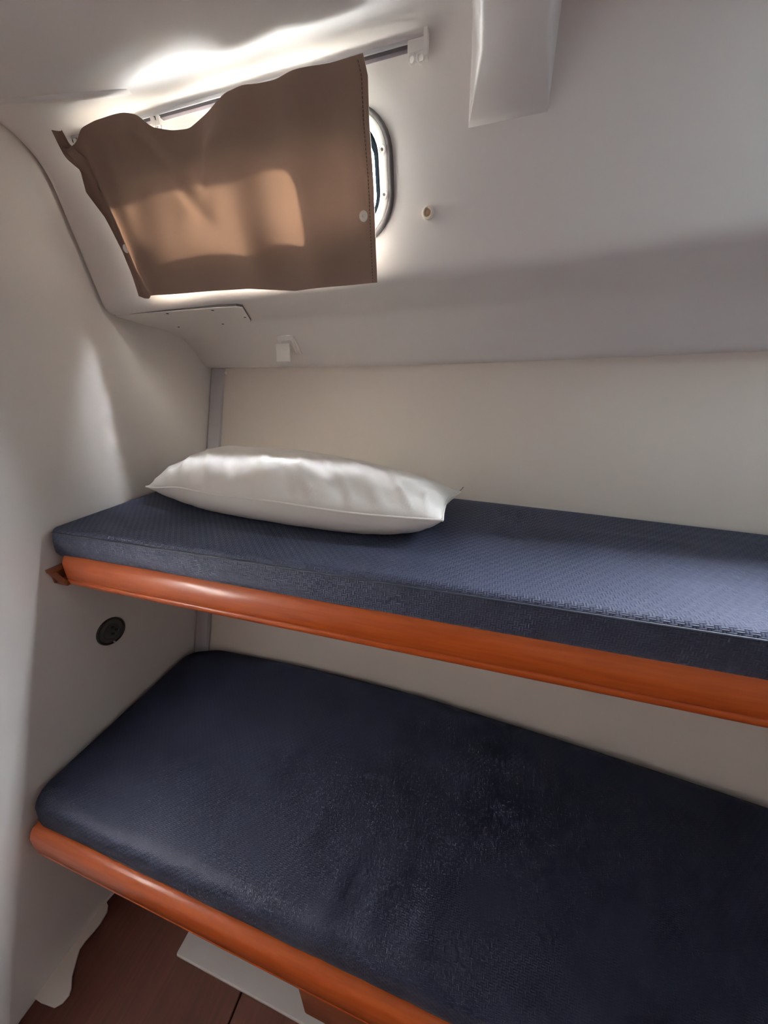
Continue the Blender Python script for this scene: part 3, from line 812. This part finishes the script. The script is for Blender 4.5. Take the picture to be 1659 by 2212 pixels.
# ------------------------------------------------------------------ pillow
def pillow():
    FL, FR, BR, BL = Vector((-0.822, 0.628, 0)), Vector((-0.062, 0.562, 0)), Vector((-0.050, 0.802, 0)), Vector((-0.830, 0.868, 0))
    nu, nv = 130, 70
    zm = UZ + 0.0005
    def edge_z(u, v):
        c = abs(u) ** 6 * abs(v) ** 6                                                    # lifted corners
        z = 0.062 - 0.004 * u
        return z + 0.004 * math.sin(u * 5 + 1) * (1 - abs(u)) - 0.022 * smooth((-u - 0.55) / 0.45) - 0.024 * smooth((v + 0.2) / 1.2) * smooth((u + 0.2) / 1.0)
    top, bot = [], []
    for i in range(nu + 1):
        u = -1 + 2 * i / nu; rt, rb = [], []
        u = math.copysign(1 - (1 - abs(u)) ** 1.25, u)
        for j in range(nv + 1):
            v = -1 + 2 * j / nv; v = math.copysign(1 - (1 - abs(v)) ** 1.25, v)
            s, t = (u + 1) / 2, (v + 1) / 2
            p = FL * (1 - s) * (1 - t) + FR * s * (1 - t) + BR * s * t + BL * (1 - s) * t
            # sides bow: out at the front, in at the ends
            p = p + Vector((0, -0.034 * (1 - u * u), 0)) * max(0, -v) ** 2 + Vector((0, 0.0 * (1 - u * u), 0)) * max(0, v)
            p = p + Vector(((-0.010 if u > 0 else -0.020) * math.copysign(1, u) * abs(u) ** 3 * (1 - v * v), 0, 0))
            f = (max(0, 1 - abs(u) ** 4.5) ** 0.58) * (max(0, 1 - abs(v) ** 2.4) ** 0.58)
            ez = edge_z(u, v)
            hgt = 0.066 - 0.006 * u - 0.008 * max(0, u) ** 2
            # creases: fans from the seam and along the right half
            q = Vector((p.x * 7, p.y * 11, 0.0))
            near = max(0, 1 - f)
            w = 0.0038 * noise.noise(q * 1.3) + 0.0034 * noise.noise(q * 2.9 + Vector((3, 1, 0)))
            ang = p.x * 36 + p.y * 55
            w += 0.0030 * math.sin(ang + 3 * noise.noise(q * 0.9)) * smooth((0.35 - v) / 0.9) * (0.4 + 0.6 * smooth(u + 0.6))
            w += 0.0065 * (1 - abs(noise.noise(Vector((p.x * 16 + p.y * 14, p.y * 6 - p.x * 3, 7))))) ** 6 * smooth((0.5 - v) / 0.8)
            ww = w * min(1, f * 2.5) * (0.75 + 0.65 * smooth((0.1 - v) / 0.7))
            z = zm + ez + hgt * f + ww
            # sunk patch by the seam, left of the middle
            z -= 0.010 * math.exp(-((p.x + 0.53) / 0.05) ** 2 - ((v + 0.72) / 0.22) ** 2) * min(1, f * 2)
            rt.append(Vector((p.x, p.y, z)))
            fb = (max(0, 1 - abs(u) ** 4) ** 0.5) * (max(0, 1 - abs(v) ** 4) ** 0.5)
            zb = zm + ez * (1 - min(1.0, fb * 1.35)) + abs(w) * 0.6 * (1 - fb)
            pb_ = Vector((p.x, p.y, zb))
            pb_.y -= 0.0
            rb.append(pb_)
        top.append(rt); bot.append(rb)
    bm = bmesh.new()
    tv = [[bm.verts.new(p) for p in r] for r in top]
    bv = [[(tv[i][j] if i in (0, nu) or j in (0, nv) else bm.verts.new(bot[i][j])) for j in range(nv + 1)] for i in range(nu + 1)]
    for i in range(nu):
        for j in range(nv):
            bm.faces.new((tv[i][j], tv[i + 1][j], tv[i + 1][j + 1], tv[i][j + 1]))
            bm.faces.new((bv[i][j], bv[i][j + 1], bv[i + 1][j + 1], bv[i + 1][j]))
    seamp = [top[i][0] for i in range(nu + 1)] + [top[nu][j] for j in range(1, nv + 1)] + [top[i][nv] for i in range(nu - 1, -1, -1)] + [top[0][j] for j in range(nv - 1, 0, -1)]
    o = frombm('case', bm, M_pillow, None, True)
    return o, seamp
pc, ps = pillow()
pp_ = tube('piping', ps + ps[:1], 0.0024, M_pseam, None, 8, False)
thread = [tube('thread', [(-0.052, 0.802, UZ + 0.036), (-0.046, 0.806, UZ + 0.041), (-0.043, 0.803, UZ + 0.046), (-0.045, 0.80, UZ + 0.045)], 0.0007, M_stitch, None, 5)]
pe = empty('pillow', (-0.44, 0.70, UZ)); reparent(pe, pc); subpart(pc, pp_, *thread)
tag(pe, 'plump off-white cotton pillow lying on the blue upper mattress', 'pillow')
